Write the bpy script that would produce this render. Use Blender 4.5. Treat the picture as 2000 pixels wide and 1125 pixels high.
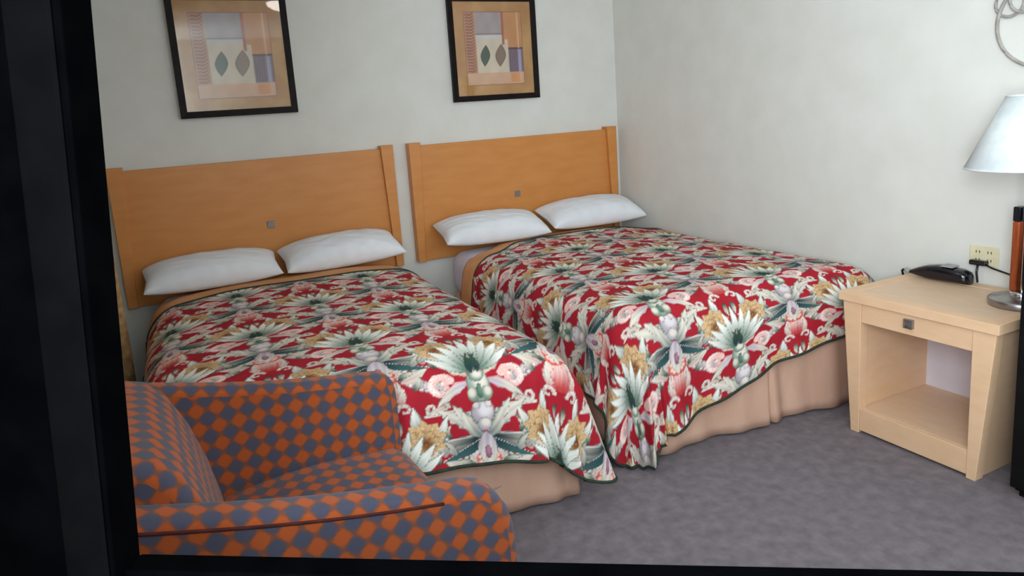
import bpy, math, random
import numpy as np
from mathutils import Matrix, Vector
random.seed(4); rng = np.random.RandomState(7)
for o in list(bpy.data.objects): bpy.data.objects.remove(o)
scene = bpy.context.scene
COL = scene.collection

# ------------------------------------------------------------------ camera
CAM = np.array([-2.8554, -4.0457, 1.3733])
YAW, PITCH, ROLL, FPX, PSX, PSY = 0.4357, -0.1755, -0.0724, 1347.24, -24.68, -93.99
def cam_axes():
    f = np.array([math.sin(YAW)*math.cos(PITCH), math.cos(YAW)*math.cos(PITCH), math.sin(PITCH)])
    r = np.array([math.cos(YAW), -math.sin(YAW), 0.0]); u = np.cross(r, f)
    c, s = math.cos(ROLL), math.sin(ROLL)
    return c*r+s*u, -s*r+c*u, f
RX, UY, FZ = cam_axes()
cd = bpy.data.cameras.new('camera'); cam = bpy.data.objects.new('camera', cd); COL.objects.link(cam)
cd.sensor_width = 36; cd.lens = FPX*36/2000; cd.shift_x = -PSX/2000; cd.shift_y = PSY/2000
cd.clip_start = 0.02
cam.matrix_world = Matrix([[RX[0], UY[0], -FZ[0], CAM[0]], [RX[1], UY[1], -FZ[1], CAM[1]], [RX[2], UY[2], -FZ[2], CAM[2]], [0, 0, 0, 1]])
scene.camera = cam

# ------------------------------------------------------------------ world, daylight, exposure
scene.view_settings.view_transform = 'Standard'; scene.view_settings.look = 'None'
scene.view_settings.gamma = 1; scene.view_settings.use_curve_mapping = False
scene.view_settings.exposure = 0.24
w = bpy.data.worlds.new('sky'); scene.world = w; w.use_nodes = True
w.node_tree.nodes['Background'].inputs[0].default_value = (0.62, 0.78, 1, 1)
w.node_tree.nodes['Background'].inputs[1].default_value = 1.0
def area(name, loc, rot, sx, sy, power, col):
    l = bpy.data.lights.new(name, 'AREA'); l.shape = 'RECTANGLE'; l.size = sx; l.size_y = sy; l.energy = power; l.color = col
    o = bpy.data.objects.new(name, l); COL.objects.link(o); o.location = loc; o.rotation_euler = rot
    return o
# daylight through the window in the front wall (behind the camera)
area('daylight_front', (-.75, -4.93, 1.55), (math.radians(90), 0, 0), 1.0, 1.4, 10, (0.86, 0.95, 1.0))
# daylight through the window in the left wall, on the camera's side of the screen bezel
area('daylight_left', (-3.28, -4.38, 1.5), (math.radians(90), 0, math.radians(-90)), .9, 1.4, 100, (0.82, 0.93, 1.0))

# ------------------------------------------------------------------ helpers
def tag(o, label=None, cat=None, group=None, kind=None):
    if label: o['label'] = label
    if cat: o['category'] = cat
    if group: o['group'] = group
    if kind: o['kind'] = kind
    return o
def empty(name, loc=(0, 0, 0), rz=0):
    o = bpy.data.objects.new(name, None); COL.objects.link(o); o.location = loc; o.rotation_euler = (0, 0, rz); o.empty_display_size = .1
    return o
class MB:
    """collects shapes, builds ONE mesh object"""
    def __init__(s): s.v = []; s.f = []; s.uv = []; s.smooth = []
    def poly(s, pts, uvs=None, smooth=False):
        n = len(s.v); s.v += [tuple(p) for p in pts]; s.f.append(tuple(range(n, n+len(pts)))); s.uv.append(uvs or [(0, 0)]*len(pts)); s.smooth.append(smooth)
    def mesh(s, V, F, smooth=False):
        n = len(s.v); s.v += [tuple(p) for p in V]
        for f in F:
            s.f.append(tuple(n+i for i in f)); s.uv.append([(0, 0)]*len(f)); s.smooth.append(smooth)
        return s
    def box(s, a, b):
        (x0, y0, z0), (x1, y1, z1) = a, b
        x0, x1 = min(x0, x1), max(x0, x1); y0, y1 = min(y0, y1), max(y0, y1); z0, z1 = min(z0, z1), max(z0, z1)
        V = [(x0, y0, z0), (x1, y0, z0), (x1, y1, z0), (x0, y1, z0), (x0, y0, z1), (x1, y0, z1), (x1, y1, z1), (x0, y1, z1)]
        return s.mesh(V, [(3, 2, 1, 0), (4, 5, 6, 7), (0, 1, 5, 4), (1, 2, 6, 5), (2, 3, 7, 6), (3, 0, 4, 7)])
    def hexa(s, lo, hi):
        """two quads (counter-clockwise seen from hi side) joined"""
        return s.mesh(list(lo)+list(hi), [(3, 2, 1, 0), (4, 5, 6, 7), (0, 1, 5, 4), (1, 2, 6, 5), (2, 3, 7, 6), (3, 0, 4, 7)])
    def lathe(s, prof, c=(0, 0, 0), n=48, smooth=True, cap=True):
        V = []; F = []
        for r, z in prof:
            for k in range(n):
                a = 2*math.pi*k/n; V.append((c[0]+r*math.cos(a), c[1]+r*math.sin(a), c[2]+z))
        for i in range(len(prof)-1):
            for k in range(n):
                k2 = (k+1) % n; F.append((i*n+k, i*n+k2, (i+1)*n+k2, (i+1)*n+k))
        s.mesh(V, F, smooth)
        if cap:
            s.mesh([V[k] for k in range(n)][::-1], [tuple(range(n))])
            m = (len(prof)-1)*n
            s.mesh([V[m+k] for k in range(n)], [tuple(range(n))])
        return s
    def tube(s, pts, r, n=8, closed=False):
        P = [Vector(p) for p in pts]; N = len(P); V = []; F = []
        up = Vector((0, 0, 1))
        for i in range(N):
            if closed: t = P[(i+1) % N]-P[i-1]
            else: t = P[min(i+1, N-1)]-P[max(i-1, 0)]
            t.normalize()
            a = t.cross(up if abs(t.z) < .95 else Vector((1, 0, 0))).normalized(); b = a.cross(t)
            rr = r[i] if hasattr(r, '__len__') else r
            for k in range(n):
                q = 2*math.pi*k/n; V.append(P[i]+a*rr*math.cos(q)+b*rr*math.sin(q))
        for i in range(N if closed else N-1):
            j = (i+1) % N
            for k in range(n): F.append((i*n+k, j*n+k, j*n+(k+1) % n, i*n+(k+1) % n))
        if not closed: F += [tuple(range(n)), tuple((N-1)*n+k for k in reversed(range(n)))]
        return s.mesh(V, F, True)
    def build(s, name, mat, parent=None, bevel=0, seg=2, subsurf=0):
        me = bpy.data.meshes.new(name); me.from_pydata(s.v, [], s.f)
        uvl = me.uv_layers.new(name='UVMap'); k = 0
        for u in s.uv:
            for q in u: uvl.data[k].uv = q; k += 1
        me.polygons.foreach_set('use_smooth', s.smooth)
        me.materials.append(mat); me.validate(); me.update()
        o = bpy.data.objects.new(name, me); COL.objects.link(o)
        if parent: o.parent = parent
        if bevel:
            m = o.modifiers.new('bevel', 'BEVEL'); m.width = bevel; m.segments = seg; m.limit_method = 'ANGLE'; m.angle_limit = math.radians(35)
            me.polygons.foreach_set('use_smooth', [True]*len(me.polygons))
            m.harden_normals = True
        if subsurf:
            m = o.modifiers.new('sub', 'SUBSURF'); m.levels = m.render_levels = subsurf
        return o
def grid_mesh(name, P, mat, parent=None, color=None, uv=None, wrap=False):
    """P: (n,m,3) array of points -> smooth grid mesh, optional per-vertex colours / uv"""
    n, m = P.shape[:2]
    me = bpy.data.meshes.new(name)
    idx = np.arange(n*m).reshape(n, m)
    a = idx[:-1, :-1].ravel(); b = idx[1:, :-1].ravel(); c = idx[1:, 1:].ravel(); d = idx[:-1, 1:].ravel()
    F = np.stack([a, b, c, d], 1)
    if wrap:
        a = idx[-1, :-1]; b = idx[0, :-1]; c = idx[0, 1:]; d = idx[-1, 1:]
        F = np.concatenate([F, np.stack([a, b, c, d], 1)])
    nf = len(F)
    me.vertices.add(n*m); me.vertices.foreach_set('co', P.reshape(-1).astype(np.float32))
    me.loops.add(nf*4); me.loops.foreach_set('vertex_index', F.reshape(-1).astype(np.int32))
    me.polygons.add(nf); me.polygons.foreach_set('loop_start', np.arange(0, nf*4, 4, dtype=np.int32))
    me.polygons.foreach_set('use_smooth', np.ones(nf, bool))
    me.update(calc_edges=True)
    if uv is not None:
        l = me.uv_layers.new(name='UVMap'); l.data.foreach_set('uv', uv.reshape(-1, 2)[F.reshape(-1)].reshape(-1).astype(np.float32))
    if color is not None:
        at = me.color_attributes.new('print', 'FLOAT_COLOR', 'POINT')
        c4 = np.ones((n*m, 4), np.float32); c4[:, :3] = color.reshape(-1, 3); at.data.foreach_set('color', c4.reshape(-1))
    me.materials.append(mat)
    o = bpy.data.objects.new(name, me); COL.objects.link(o)
    if parent: o.parent = parent
    return o
def lin(c):
    c = np.asarray(c, float)/255.0
    return np.where(c <= .04045, c/12.92, ((c+.055)/1.055)**2.4)
def rgb(r, g, b): return tuple(lin((r, g, b)))+(1,)

# ------------------------------------------------------------------ materials
def new_mat(name):
    m = bpy.data.materials.new(name); m.use_nodes = True
    nt = m.node_tree; return m, nt, nt.nodes['Principled BSDF']
def nd(nt, t, **kw):
    n = nt.nodes.new(t)
    for k, v in kw.items(): setattr(n, k, v)
    return n
def noise_mat(name, c1, c2, scale=20, rough=.6, bump=0, bscale=None, stretch=(1, 1, 1), detail=4, spec=.3, metal=0, sheen=0, pos=(.35, .65), coat=0):
    m, nt, p = new_mat(name)
    tc = nd(nt, 'ShaderNodeTexCoord'); mp = nd(nt, 'ShaderNodeMapping'); mp.inputs['Scale'].default_value = stretch
    nt.links.new(tc.outputs['Object'], mp.inputs['Vector'])
    nz = nd(nt, 'ShaderNodeTexNoise'); nz.inputs['Scale'].default_value = scale; nz.inputs['Detail'].default_value = detail
    nt.links.new(mp.outputs[0], nz.inputs['Vector'])
    r = nd(nt, 'ShaderNodeValToRGB'); r.color_ramp.elements[0].color = c1; r.color_ramp.elements[1].color = c2
    r.color_ramp.elements[0].position = pos[0]; r.color_ramp.elements[1].position = pos[1]
    nt.links.new(nz.outputs['Fac'], r.inputs[0]); nt.links.new(r.outputs[0], p.inputs['Base Color'])
    p.inputs['Roughness'].default_value = rough; p.inputs['Specular IOR Level'].default_value = spec; p.inputs['Metallic'].default_value = metal
    p.inputs['Sheen Weight'].default_value = sheen; p.inputs['Coat Weight'].default_value = coat
    if bump:
        n2 = nd(nt, 'ShaderNodeTexNoise'); n2.inputs['Scale'].default_value = bscale or scale*4; n2.inputs['Detail'].default_value = 3
        nt.links.new(mp.outputs[0], n2.inputs['Vector'])
        b = nd(nt, 'ShaderNodeBump'); b.inputs['Strength'].default_value = bump; b.inputs['Distance'].default_value = .004
        nt.links.new(n2.outputs['Fac'], b.inputs['Height']); nt.links.new(b.outputs[0], p.inputs['Normal'])
    return m
def print_mat(name, rough=.8, bump=.15, bscale=500, spec=.15):
    m, nt, p = new_mat(name)
    a = nd(nt, 'ShaderNodeVertexColor', layer_name='print'); nt.links.new(a.outputs[0], p.inputs['Base Color'])
    p.inputs['Roughness'].default_value = rough; p.inputs['Specular IOR Level'].default_value = spec
    if bump:
        tc = nd(nt, 'ShaderNodeTexCoord'); n2 = nd(nt, 'ShaderNodeTexNoise'); n2.inputs['Scale'].default_value = bscale
        nt.links.new(tc.outputs['Object'], n2.inputs['Vector'])
        b = nd(nt, 'ShaderNodeBump'); b.inputs['Strength'].default_value = bump; b.inputs['Distance'].default_value = .002
        nt.links.new(n2.outputs['Fac'], b.inputs['Height']); nt.links.new(b.outputs[0], p.inputs['Normal'])
    return m
def diamond_mat():
    """woven upholstery: orange and slate diamonds from the UV map (metres)"""
    m, nt, p = new_mat('diamond_upholstery'); A = .0475
    tc = nd(nt, 'ShaderNodeTexCoord'); nz = nd(nt, 'ShaderNodeTexNoise'); nz.inputs['Scale'].default_value = 160
    nt.links.new(tc.outputs['UV'], nz.inputs['Vector'])
    sep = nd(nt, 'ShaderNodeSeparateXYZ'); nt.links.new(tc.outputs['UV'], sep.inputs[0])
    def math_(op, a, b=None):
        n = nd(nt, 'ShaderNodeMath', operation=op)
        for i, q in enumerate((a, b)):
            if q is None: continue
            if isinstance(q, (int, float)): n.inputs[i].default_value = q
            else: nt.links.new(q, n.inputs[i])
        return n.outputs[0]
    cu = math_('COSINE', math_('MULTIPLY', sep.outputs[0], 2*math.pi/A)); cv = math_('COSINE', math_('MULTIPLY', sep.outputs[1], 2*math.pi/(A*1.02)))
    d = math_('SUBTRACT', cv, cu)
    d = math_('ADD', d, math_('MULTIPLY', math_('SUBTRACT', nz.outputs['Fac'], .5), .9))
    r = nd(nt, 'ShaderNodeValToRGB'); e = r.color_ramp.elements
    e[0].position = .36; e[0].color = rgb(74, 74, 91); e[1].position = .66; e[1].color = rgb(166, 79, 36)
    q = e.new(.50); q.color = rgb(114, 70, 54)
    nt.links.new(math_('ADD', math_('MULTIPLY', d, .25), .5), r.inputs[0]); nt.links.new(r.outputs[0], p.inputs['Base Color'])
    p.inputs['Roughness'].default_value = .9; p.inputs['Specular IOR Level'].default_value = .1; p.inputs['Sheen Weight'].default_value = .15
    b = nd(nt, 'ShaderNodeBump'); b.inputs['Strength'].default_value = .25; b.inputs['Distance'].default_value = .002
    n2 = nd(nt, 'ShaderNodeTexNoise'); n2.inputs['Scale'].default_value = 400; nt.links.new(tc.outputs['UV'], n2.inputs['Vector'])
    nt.links.new(n2.outputs['Fac'], b.inputs['Height']); nt.links.new(b.outputs[0], p.inputs['Normal'])
    return m
def glass_mat():
    m, nt, p = new_mat('picture_glass'); out = nt.nodes['Material Output']; nt.nodes.remove(p)
    t = nd(nt, 'ShaderNodeBsdfTransparent'); g = nd(nt, 'ShaderNodeBsdfGlossy'); g.inputs['Roughness'].default_value = .03
    f = nd(nt, 'ShaderNodeFresnel'); f.inputs['IOR'].default_value = 1.5; mx = nd(nt, 'ShaderNodeMixShader')
    nt.links.new(f.outputs[0], mx.inputs[0]); nt.links.new(t.outputs[0], mx.inputs[1]); nt.links.new(g.outputs[0], mx.inputs[2]); nt.links.new(mx.outputs[0], out.inputs[0])
    return m
M = {}
M['wall'] = noise_mat('wall_paint', rgb(223, 221, 214), rgb(228, 226, 220), 6, .9, .06, 260, spec=.1)
M['ceil'] = noise_mat('ceiling_paint', rgb(232, 231, 226), rgb(238, 237, 233), 8, .95, .3, 180, spec=.1)
M['carpet'] = noise_mat('carpet_pile', rgb(122, 114, 120), rgb(146, 138, 143), 22, 1, .9, 420, spec=.05, detail=9, pos=(.28, .72))
M['maple'] = noise_mat('orange_maple', rgb(208, 136, 70), rgb(214, 144, 79), 4, .36, .02, 60, (1.2, 3, 5), spec=.35)
M['maple_edge'] = noise_mat('orange_maple_edge', rgb(186, 112, 54), rgb(206, 130, 68), 6, .36, .03, 60, (4, 4, 1), spec=.4)
M['blonde'] = noise_mat('blonde_wood', rgb(234, 193, 154), rgb(239, 199, 162), 4, .42, .02, 80, (3, 3, 8), spec=.35)
M['blonde_top'] = noise_mat('blonde_veneer', rgb(226, 192, 160), rgb(231, 198, 167), 5, .38, .02, 80, (8, 2, 2), spec=.4)
M['steel'] = noise_mat('brushed_steel', rgb(150, 148, 150), rgb(176, 174, 176), 30, .3, 0, metal=1, stretch=(1, 1, 20))
M['chrome'] = noise_mat('chrome', rgb(200, 200, 205), rgb(215, 215, 220), 20, .12, 0, metal=1)
M['medal'] = noise_mat('pewter_square', rgb(128, 122, 120), rgb(140, 134, 132), 60, .5, .1, metal=.4)
M['linen'] = noise_mat('white_pillowcase', rgb(232, 234, 240), rgb(240, 242, 247), 6, .9, .2, 40, spec=.1, sheen=.1)
M['sheet'] = noise_mat('lilac_white_sheet', rgb(224, 216, 228), rgb(234, 226, 236), 5, .9, .3, 20, spec=.1)
M['peach'] = noise_mat('peach_cotton', rgb(214, 152, 104), rgb(224, 164, 116), 12, .9, .2, 90, spec=.1)
M['skirt'] = noise_mat('peach_bed_skirt', rgb(208, 166, 144), rgb(218, 178, 156), 10, .95, .25, 300, (1, 1, .3), spec=.08)
M['piping'] = noise_mat('dark_green_piping', rgb(34, 46, 38), rgb(52, 64, 52), 40, .8)
M['quilt'] = print_mat('floral_damask_print')
M['art'] = print_mat('abstract_art_print', .85, .1, 300)
M['mat_board'] = noise_mat('ochre_mat_board', rgb(186, 132, 76), rgb(206, 158, 100), 7, .85, .1, 120, detail=6)
M['black_frame'] = noise_mat('black_picture_frame', rgb(18, 12, 12), rgb(28, 18, 17), 30, .5, spec=.15)
M['glass'] = glass_mat()
M['diamond'] = diamond_mat()
M['seam'] = noise_mat('dark_seam', rgb(60, 24, 22), rgb(80, 32, 28), 40, .9)
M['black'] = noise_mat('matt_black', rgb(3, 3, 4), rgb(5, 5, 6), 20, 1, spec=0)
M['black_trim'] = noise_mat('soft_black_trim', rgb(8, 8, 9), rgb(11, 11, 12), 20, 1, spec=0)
M['gloss_black'] = noise_mat('gloss_black_plastic', rgb(12, 13, 20), rgb(18, 20, 30), 20, .12, spec=.6)
M['cabinet'] = noise_mat('black_laminate', rgb(12, 11, 12), rgb(18, 17, 18), 20, .6, spec=.15)
M['grey_plastic'] = noise_mat('grey_plastic', rgb(150, 150, 150), rgb(165, 165, 165), 20, .4)
M['ivory'] = noise_mat('ivory_plastic', rgb(222, 212, 176), rgb(230, 220, 186), 20, .4)
M['slot'] = noise_mat('dark_slot', rgb(60, 52, 40), rgb(74, 64, 50), 20, .6)
M['shade'] = noise_mat('white_lamp_shade', rgb(226, 234, 236), rgb(234, 241, 243), 30, .9, .15, 500, spec=.1)
M['lamp_wood'] = noise_mat('cherry_lamp_wood', rgb(132, 58, 26), rgb(166, 78, 36), 10, .3, 0, stretch=(6, 6, 1), spec=.5)
M['iron'] = noise_mat('grey_wrought_iron', rgb(150, 144, 138), rgb(172, 166, 158), 30, .6, spec=.3)
M['curtain'] = noise_mat('gold_mottled_curtain', rgb(150, 112, 70), rgb(206, 168, 120), 26, .85, .2, 80, detail=8, pos=(.3, .7))
M['red'] = noise_mat('red_plastic', rgb(160, 40, 36), rgb(180, 50, 44), 20, .4)
M['window_frame'] = noise_mat('white_window_frame', rgb(220, 220, 218), rgb(228, 228, 226), 10, .5)

# ------------------------------------------------------------------ the room (corner of the two walls at 0,0)
XL, YF, ZC = -3.30, -4.95, 2.45
def struct(name, mb, mat, **k): return tag(mb.build(name, mat, **k), kind='structure')
struct('floor', MB().box((XL-.1, YF-.1, -.1), (.1, .1, 0)), M['carpet'])
struct('ceiling', MB().box((XL-.1, YF-.1, ZC), (.1, .1, ZC+.1)), M['ceil'])
struct('wall_back', MB().box((XL-.1, 0, 0), (.1, .1, ZC)), M['wall'])
struct('wall_right', MB().box((0, YF, 0), (.1, 0, ZC)), M['wall'])
LY0, LY1 = -4.85, -3.9
wl = MB(); wl.box((XL-.1, YF, 0), (XL, LY0, ZC)); wl.box((XL-.1, LY1, 0), (XL, 0, ZC)); wl.box((XL-.1, LY0, 0), (XL, LY1, .75)); wl.box((XL-.1, LY0, 2.25), (XL, LY1, ZC))
struct('wall_left', wl, M['wall'])
win2 = tag(empty('window_2', (0, 0, 0)), kind='structure'); fr = MB()
for a, b in (((LY0, .75), (LY0+.05, 2.25)), ((LY1-.05, .75), (LY1, 2.25)), ((LY0, .75), (LY1, .8)), ((LY0, 2.2), (LY1, 2.25)), (((LY0+LY1)/2-.02, .75), ((LY0+LY1)/2+.02, 2.25))):
    fr.box((XL-.09, a[0], a[1]), (XL-.05, b[0], b[1]))
fr.build('window_frame', M['window_frame'], win2)
WX0, WX1, WZ0, WZ1 = -1.3, -.2, .8, 2.3
wf = MB()
wf.box((XL, YF-.1, 0), (WX0, YF, ZC)); wf.box((WX1, YF-.1, 0), (0, YF, ZC)); wf.box((WX0, YF-.1, 0), (WX1, YF, WZ0)); wf.box((WX0, YF-.1, WZ1), (WX1, YF, ZC))
struct('wall_front', wf, M['wall'])
win = tag(empty('window_1', (0, 0, 0)), kind='structure')
fr = MB()
for a, b in (((WX0, WZ0), (WX0+.05, WZ1)), ((WX1-.05, WZ0), (WX1, WZ1)), ((WX0, WZ0), (WX1, WZ0+.05)), ((WX0, WZ1-.05), (WX1, WZ1)), (((WX0+WX1)/2-.02, WZ0), ((WX0+WX1)/2+.02, WZ1))):
    fr.box((a[0], YF-.09, a[1]), (b[0], YF-.05, b[1]))
fr.build('window_frame', M['window_frame'], win)

# unseen dome light, added for a reflection in the picture glass and overhead fill
cl = empty('added_dome_light', (-1.80, -2.20, ZC)); tag(cl, 'added white dome light above the foot of the beds, out of view', 'lamp')
MB().lathe([(.0, -.03), (.16, -.03), (.16, 0), (.0, 0)], n=48, cap=False).build('mount', M['window_frame'], cl)
gm, gnt, gp = new_mat('lit_dome'); gp.inputs['Emission Color'].default_value = (1, .95, .88, 1); gp.inputs['Emission Strength'].default_value = 9.0; gp.inputs['Base Color'].default_value = (.9, .9, .88, 1)
MB().lathe([(.001, -.10), (.05, -.096), (.10, -.08), (.135, -.055), (.145, -.03)], n=48, cap=False).build('dome', gm, cl)

# ------------------------------------------------------------------ floral damask print (one repeat, painted shape by shape)
TW, TH, RES = .60, .70, .0011
nx, ny = int(TW/RES), int(TH/RES)
tile = np.empty((ny, nx, 3)); tile[:] = lin((172, 34, 48))
def blend(ix, iy, a, col):
    """paint a window of the repeat, wrapping round its edges"""
    jx = ix % nx; jy = iy % ny
    s = tile[np.ix_(jy, jx)]; tile[np.ix_(jy, jx)] = s*(1-a[..., None])+col*a[..., None]
def smooth(e0, e1, x):
    t = np.clip((x-e0)/(e1-e0), 0, 1); return t*t*(3-2*t)
def petal(cx, cy, ang, L, Wd, base, tip, edge=None, bend=0, fat=.9, streak=.25, outline=(86, 70, 66), ow=.0022, scallop=0, mirror=True):
    """a leaf or petal from (cx,cy) along ang (degrees), L long, Wd half width, bent sideways"""
    cx, cy, L, Wd = cx*1.08, cy*1.08, L*1.27, Wd*1.3
    base, tip = lin(base), lin(tip); edge = lin(edge) if edge is not None else None; ol = lin(outline)
    for sgn in ((1, -1) if mirror else (1,)):
        for ox, oy in ((0, 0), (TW/2, TH/2)):
            px, py = sgn*cx, cy; a = math.radians(ang if sgn == 1 else 180-ang); bd = bend*sgn
            R = L+Wd+abs(bend)*L+.01
            ix = np.arange(int((px+ox-R)/RES), int((px+ox+R)/RES)); iy = np.arange(int((py+oy-R)/RES), int((py+oy+R)/RES))
            X, Y = np.meshgrid(ix*RES-px-ox, iy*RES-py-oy)
            t = (X*math.cos(a)+Y*math.sin(a))/L; s = -X*math.sin(a)+Y*math.cos(a)
            s = s-bd*L*4*np.clip(t, 0, 1)*(np.clip(t, 0, 1)-1)*-1 if False else s-bd*L*np.clip(t, 0, 1.2)**2
            tt = np.clip(t, 0, 1)
            hw = Wd*np.sin(math.pi*tt**fat)**.75
            if scallop: hw = hw*(1-.28*np.abs(np.sin(tt*math.pi*scallop)))
            dist = hw-np.abs(s); dist = np.where((t < 0) | (t > 1), -1, dist)
            inside = smooth(-.0006, .0008, dist)
            m = np.clip(np.abs(s)/(hw+1e-6), 0, 1)
            col = base*(1-smooth(.05, .8, tt))[..., None]+tip*smooth(.05, .8, tt)[..., None]
            if streak: col = col*(1-streak*(np.sin(s/Wd*9+tt*5)*.5+.5)*(1-tt*.6))[..., None]
            if edge is not None: col = col*(1-smooth(.45, 1, m*(s*sgn > 0)))[..., None]+edge*smooth(.45, 1, m*(s*sgn > 0))[..., None]
            o = smooth(ow*1.4, ow*.5, dist)
            col = col*(1-o[..., None]*.8)+ol*o[..., None]*.8
            blend(ix, iy, inside, col)
def disc(cx, cy, rx, ry, c, edge, outline=(90, 76, 84), mirror=True, ring=0):
    cx, cy, rx, ry = cx*1.08, cy*1.08, rx*1.2, ry*1.2
    c, edge, ol = lin(c), lin(edge), lin(outline)
    for sgn in ((1, -1) if (mirror and abs(cx) > 1e-4) else (1,)):
        for ox, oy in ((0, 0), (TW/2, TH/2)):
            px = sgn*cx+ox; py = cy+oy
            ix = np.arange(int((px-rx-.005)/RES), int((px+rx+.005)/RES)); iy = np.arange(int((py-ry-.005)/RES), int((py+ry+.005)/RES))
            X, Y = np.meshgrid(ix*RES-px, iy*RES-py); r = np.sqrt((X/rx)**2+(Y/ry)**2)
            a = smooth(1.03, .97, r)
            if ring: a = a*smooth(ring-.05, ring+.03, r)
            k = smooth(.3, 1, np.sqrt(((X-rx*.2*sgn)/rx)**2+((Y-ry*.25)/ry)**2))[..., None]
            col = c*(1-k)+edge*k
            o = smooth(.84, .96, r)[..., None]*.6
            blend(ix, iy, a, col*(1-o)+ol*o)
WHT, CRM, SAGE, TEAL, GRN = (232, 222, 208), (220, 204, 184), (134, 150, 130), (34, 64, 70), (52, 82, 68)
PNK, GLD, OCH, LIL, RED = (232, 160, 156), (232, 196, 134), (192, 134, 72), (206, 192, 204), (206, 70, 70)
# woven ground with a soft tonal swirl, then pale swags of beads up to the neighbouring column
for k in range(11):
    t = k/10; bx_, by_ = .125+.14*t, .012+.02*t+.10*t*t
    disc(bx_, by_, .019, .016, WHT, (196, 180, 180)); disc(bx_+.004, by_-.012, .008, .007, (236, 222, 214), (150, 128, 138))
# white fillers with scalloped edges
for cx, cy, an, L, wd in ((.215, .06, 60, .075, .018), (.10, -.045, -38, .075, .017), (.05, -.275, 8, .085, .02), (.235, -.235, 75, .07, .018)):
    petal(cx, cy, an, L, wd, (222, 190, 180), WHT, SAGE, bend=.3, scallop=2)
# tulips between the columns
for an, L in ((52, .062), (128, .062), (72, .078), (108, .078), (90, .085)):
    petal(.287, -.03, an, L, .015, RED, (244, 206, 198), None, outline=(186, 60, 64), ow=.0016)
# golden lotus flowers, each with a pair of curling leaves
def lotus(cx, cy, r, lean):
    petal(cx-.01*lean, cy-.035*r, 150 if lean > 0 else 30, .11*r, .021*r, TEAL, (238, 236, 226), (120, 150, 132), bend=-.5 if lean > 0 else .5, outline=(50, 76, 70))
    petal(cx, cy+.01, 62 if lean > 0 else 118, .105*r, .020*r, GRN, (242, 240, 232), SAGE, bend=.3*lean, outline=(60, 84, 74))
    for rad, n, a0, L, wd in ((0, 7, -30, .070, .019), (0, 6, -8, .056, .018), (.012, 5, 20, .044, .016)):
        for k in range(n):
            petal(cx, cy-rad*r, a0+k*(240 if n == 7 else 200)/(n-1)+(0 if lean > 0 else -6), L*r, wd*r, (132, 76, 40), (222, 182, 132), (240, 220, 190), outline=(136, 88, 52), ow=.0018, streak=.22)
    for k in range(4): petal(cx, cy-.02*r, 215+k*36, .042*r, .014*r, (150, 90, 46), (216, 168, 112), None, outline=(128, 82, 46), ow=.0018, streak=.2)
# curled white sprays in the gaps
for cx, cy, an, L, b in ((.14, .10, 100, .085, -.5), (.14, .10, 60, .07, .5), (.15, .105, 140, .055, -.4), (.245, -.03, 120, .07, -.5), (.235, -.035, 75, .05, .4)):
    petal(cx, cy, an, L, .013, (226, 150, 144), WHT, (210, 200, 196), bend=b, scallop=2, outline=(150, 110, 110), ow=.0016)
# small pink blossom clusters
for k in range(7): disc(.275+.028*math.cos(k*.9), .075+.02*math.sin(k*.9), .013, .011, (248, 216, 198), (220, 96, 84), (190, 58, 56))
# tight little volutes and dots that break up the ground
def volute(cx, cy, r, a0, hand, n=16):
    for k in range(n):
        t = k/(n-1); a = a0+hand*t*5.2; q = r*(1-.72*t)
        disc(cx+q*math.cos(a), cy+q*math.sin(a), .0068*(1-.4*t), .0066*(1-.4*t), (238, 228, 216), (214, 196, 188), (150, 110, 112))
for cx, cy, r, a0, h in ((.085, .085, .026, 3.4, -1), (.235, -.045, .022, .2, 1), (.06, -.24, .020, 2.6, -1), (.155, -.055, .022, 4.2, 1), (.255, .125, .022, 1.2, -1), (.135, .145, .018, 5.5, 1), (.24, -.215, .018, 2.0, 1)): volute(cx, cy, r, a0, h)
for cx, cy, an, L, b in ((.115, .075, 70, .05, .4), (.20, .015, 150, .045, -.4), (.265, -.075, 250, .05, .3), (.135, -.03, 200, .04, .4), (.045, -.265, 40, .05, -.4), (.21, .10, 20, .05, .4), (.165, .155, 100, .045, .5), (.10, .125, 130, .045, -.3)):
    petal(cx, cy, an, L, .0085, (60, 84, 70), (222, 218, 200), (120, 140, 120), bend=b, outline=(50, 66, 58), ow=.0014)
# teal feathers sweeping down and out
petal(.010, -.165, -25, .20, .022, TEAL, WHT, (236, 232, 224), bend=.42, outline=(40, 64, 66), streak=.5)
petal(.008, -.172, -52, .12, .014, TEAL, (70, 104, 104), (32, 62, 70), bend=.5, outline=(236, 232, 226))
for k in range(4): petal(.10+.022*k, -.225+.016*k*k*.6, 62-8*k, .062, .014, (166, 166, 160), WHT, SAGE, bend=-.2)
# pink-edged scrolls
for k in range(26):
    t = k/25; a = 2.6-t*6.6; r_ = .036*(1-.62*t); disc(.115+r_*math.cos(a), .010+r_*math.sin(a), .0135*(1-.45*t), .0125*(1-.45*t), (250, 236, 228), (240, 196, 188), (226, 150, 148))
petal(.025, .035, 32, .145, .022, CRM, WHT, PNK, bend=.45, scallop=4, outline=(224, 140, 138))
petal(.025, .012, -8, .105, .018, LIL, WHT, PNK, bend=-.4, scallop=3, outline=(216, 130, 132))
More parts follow.
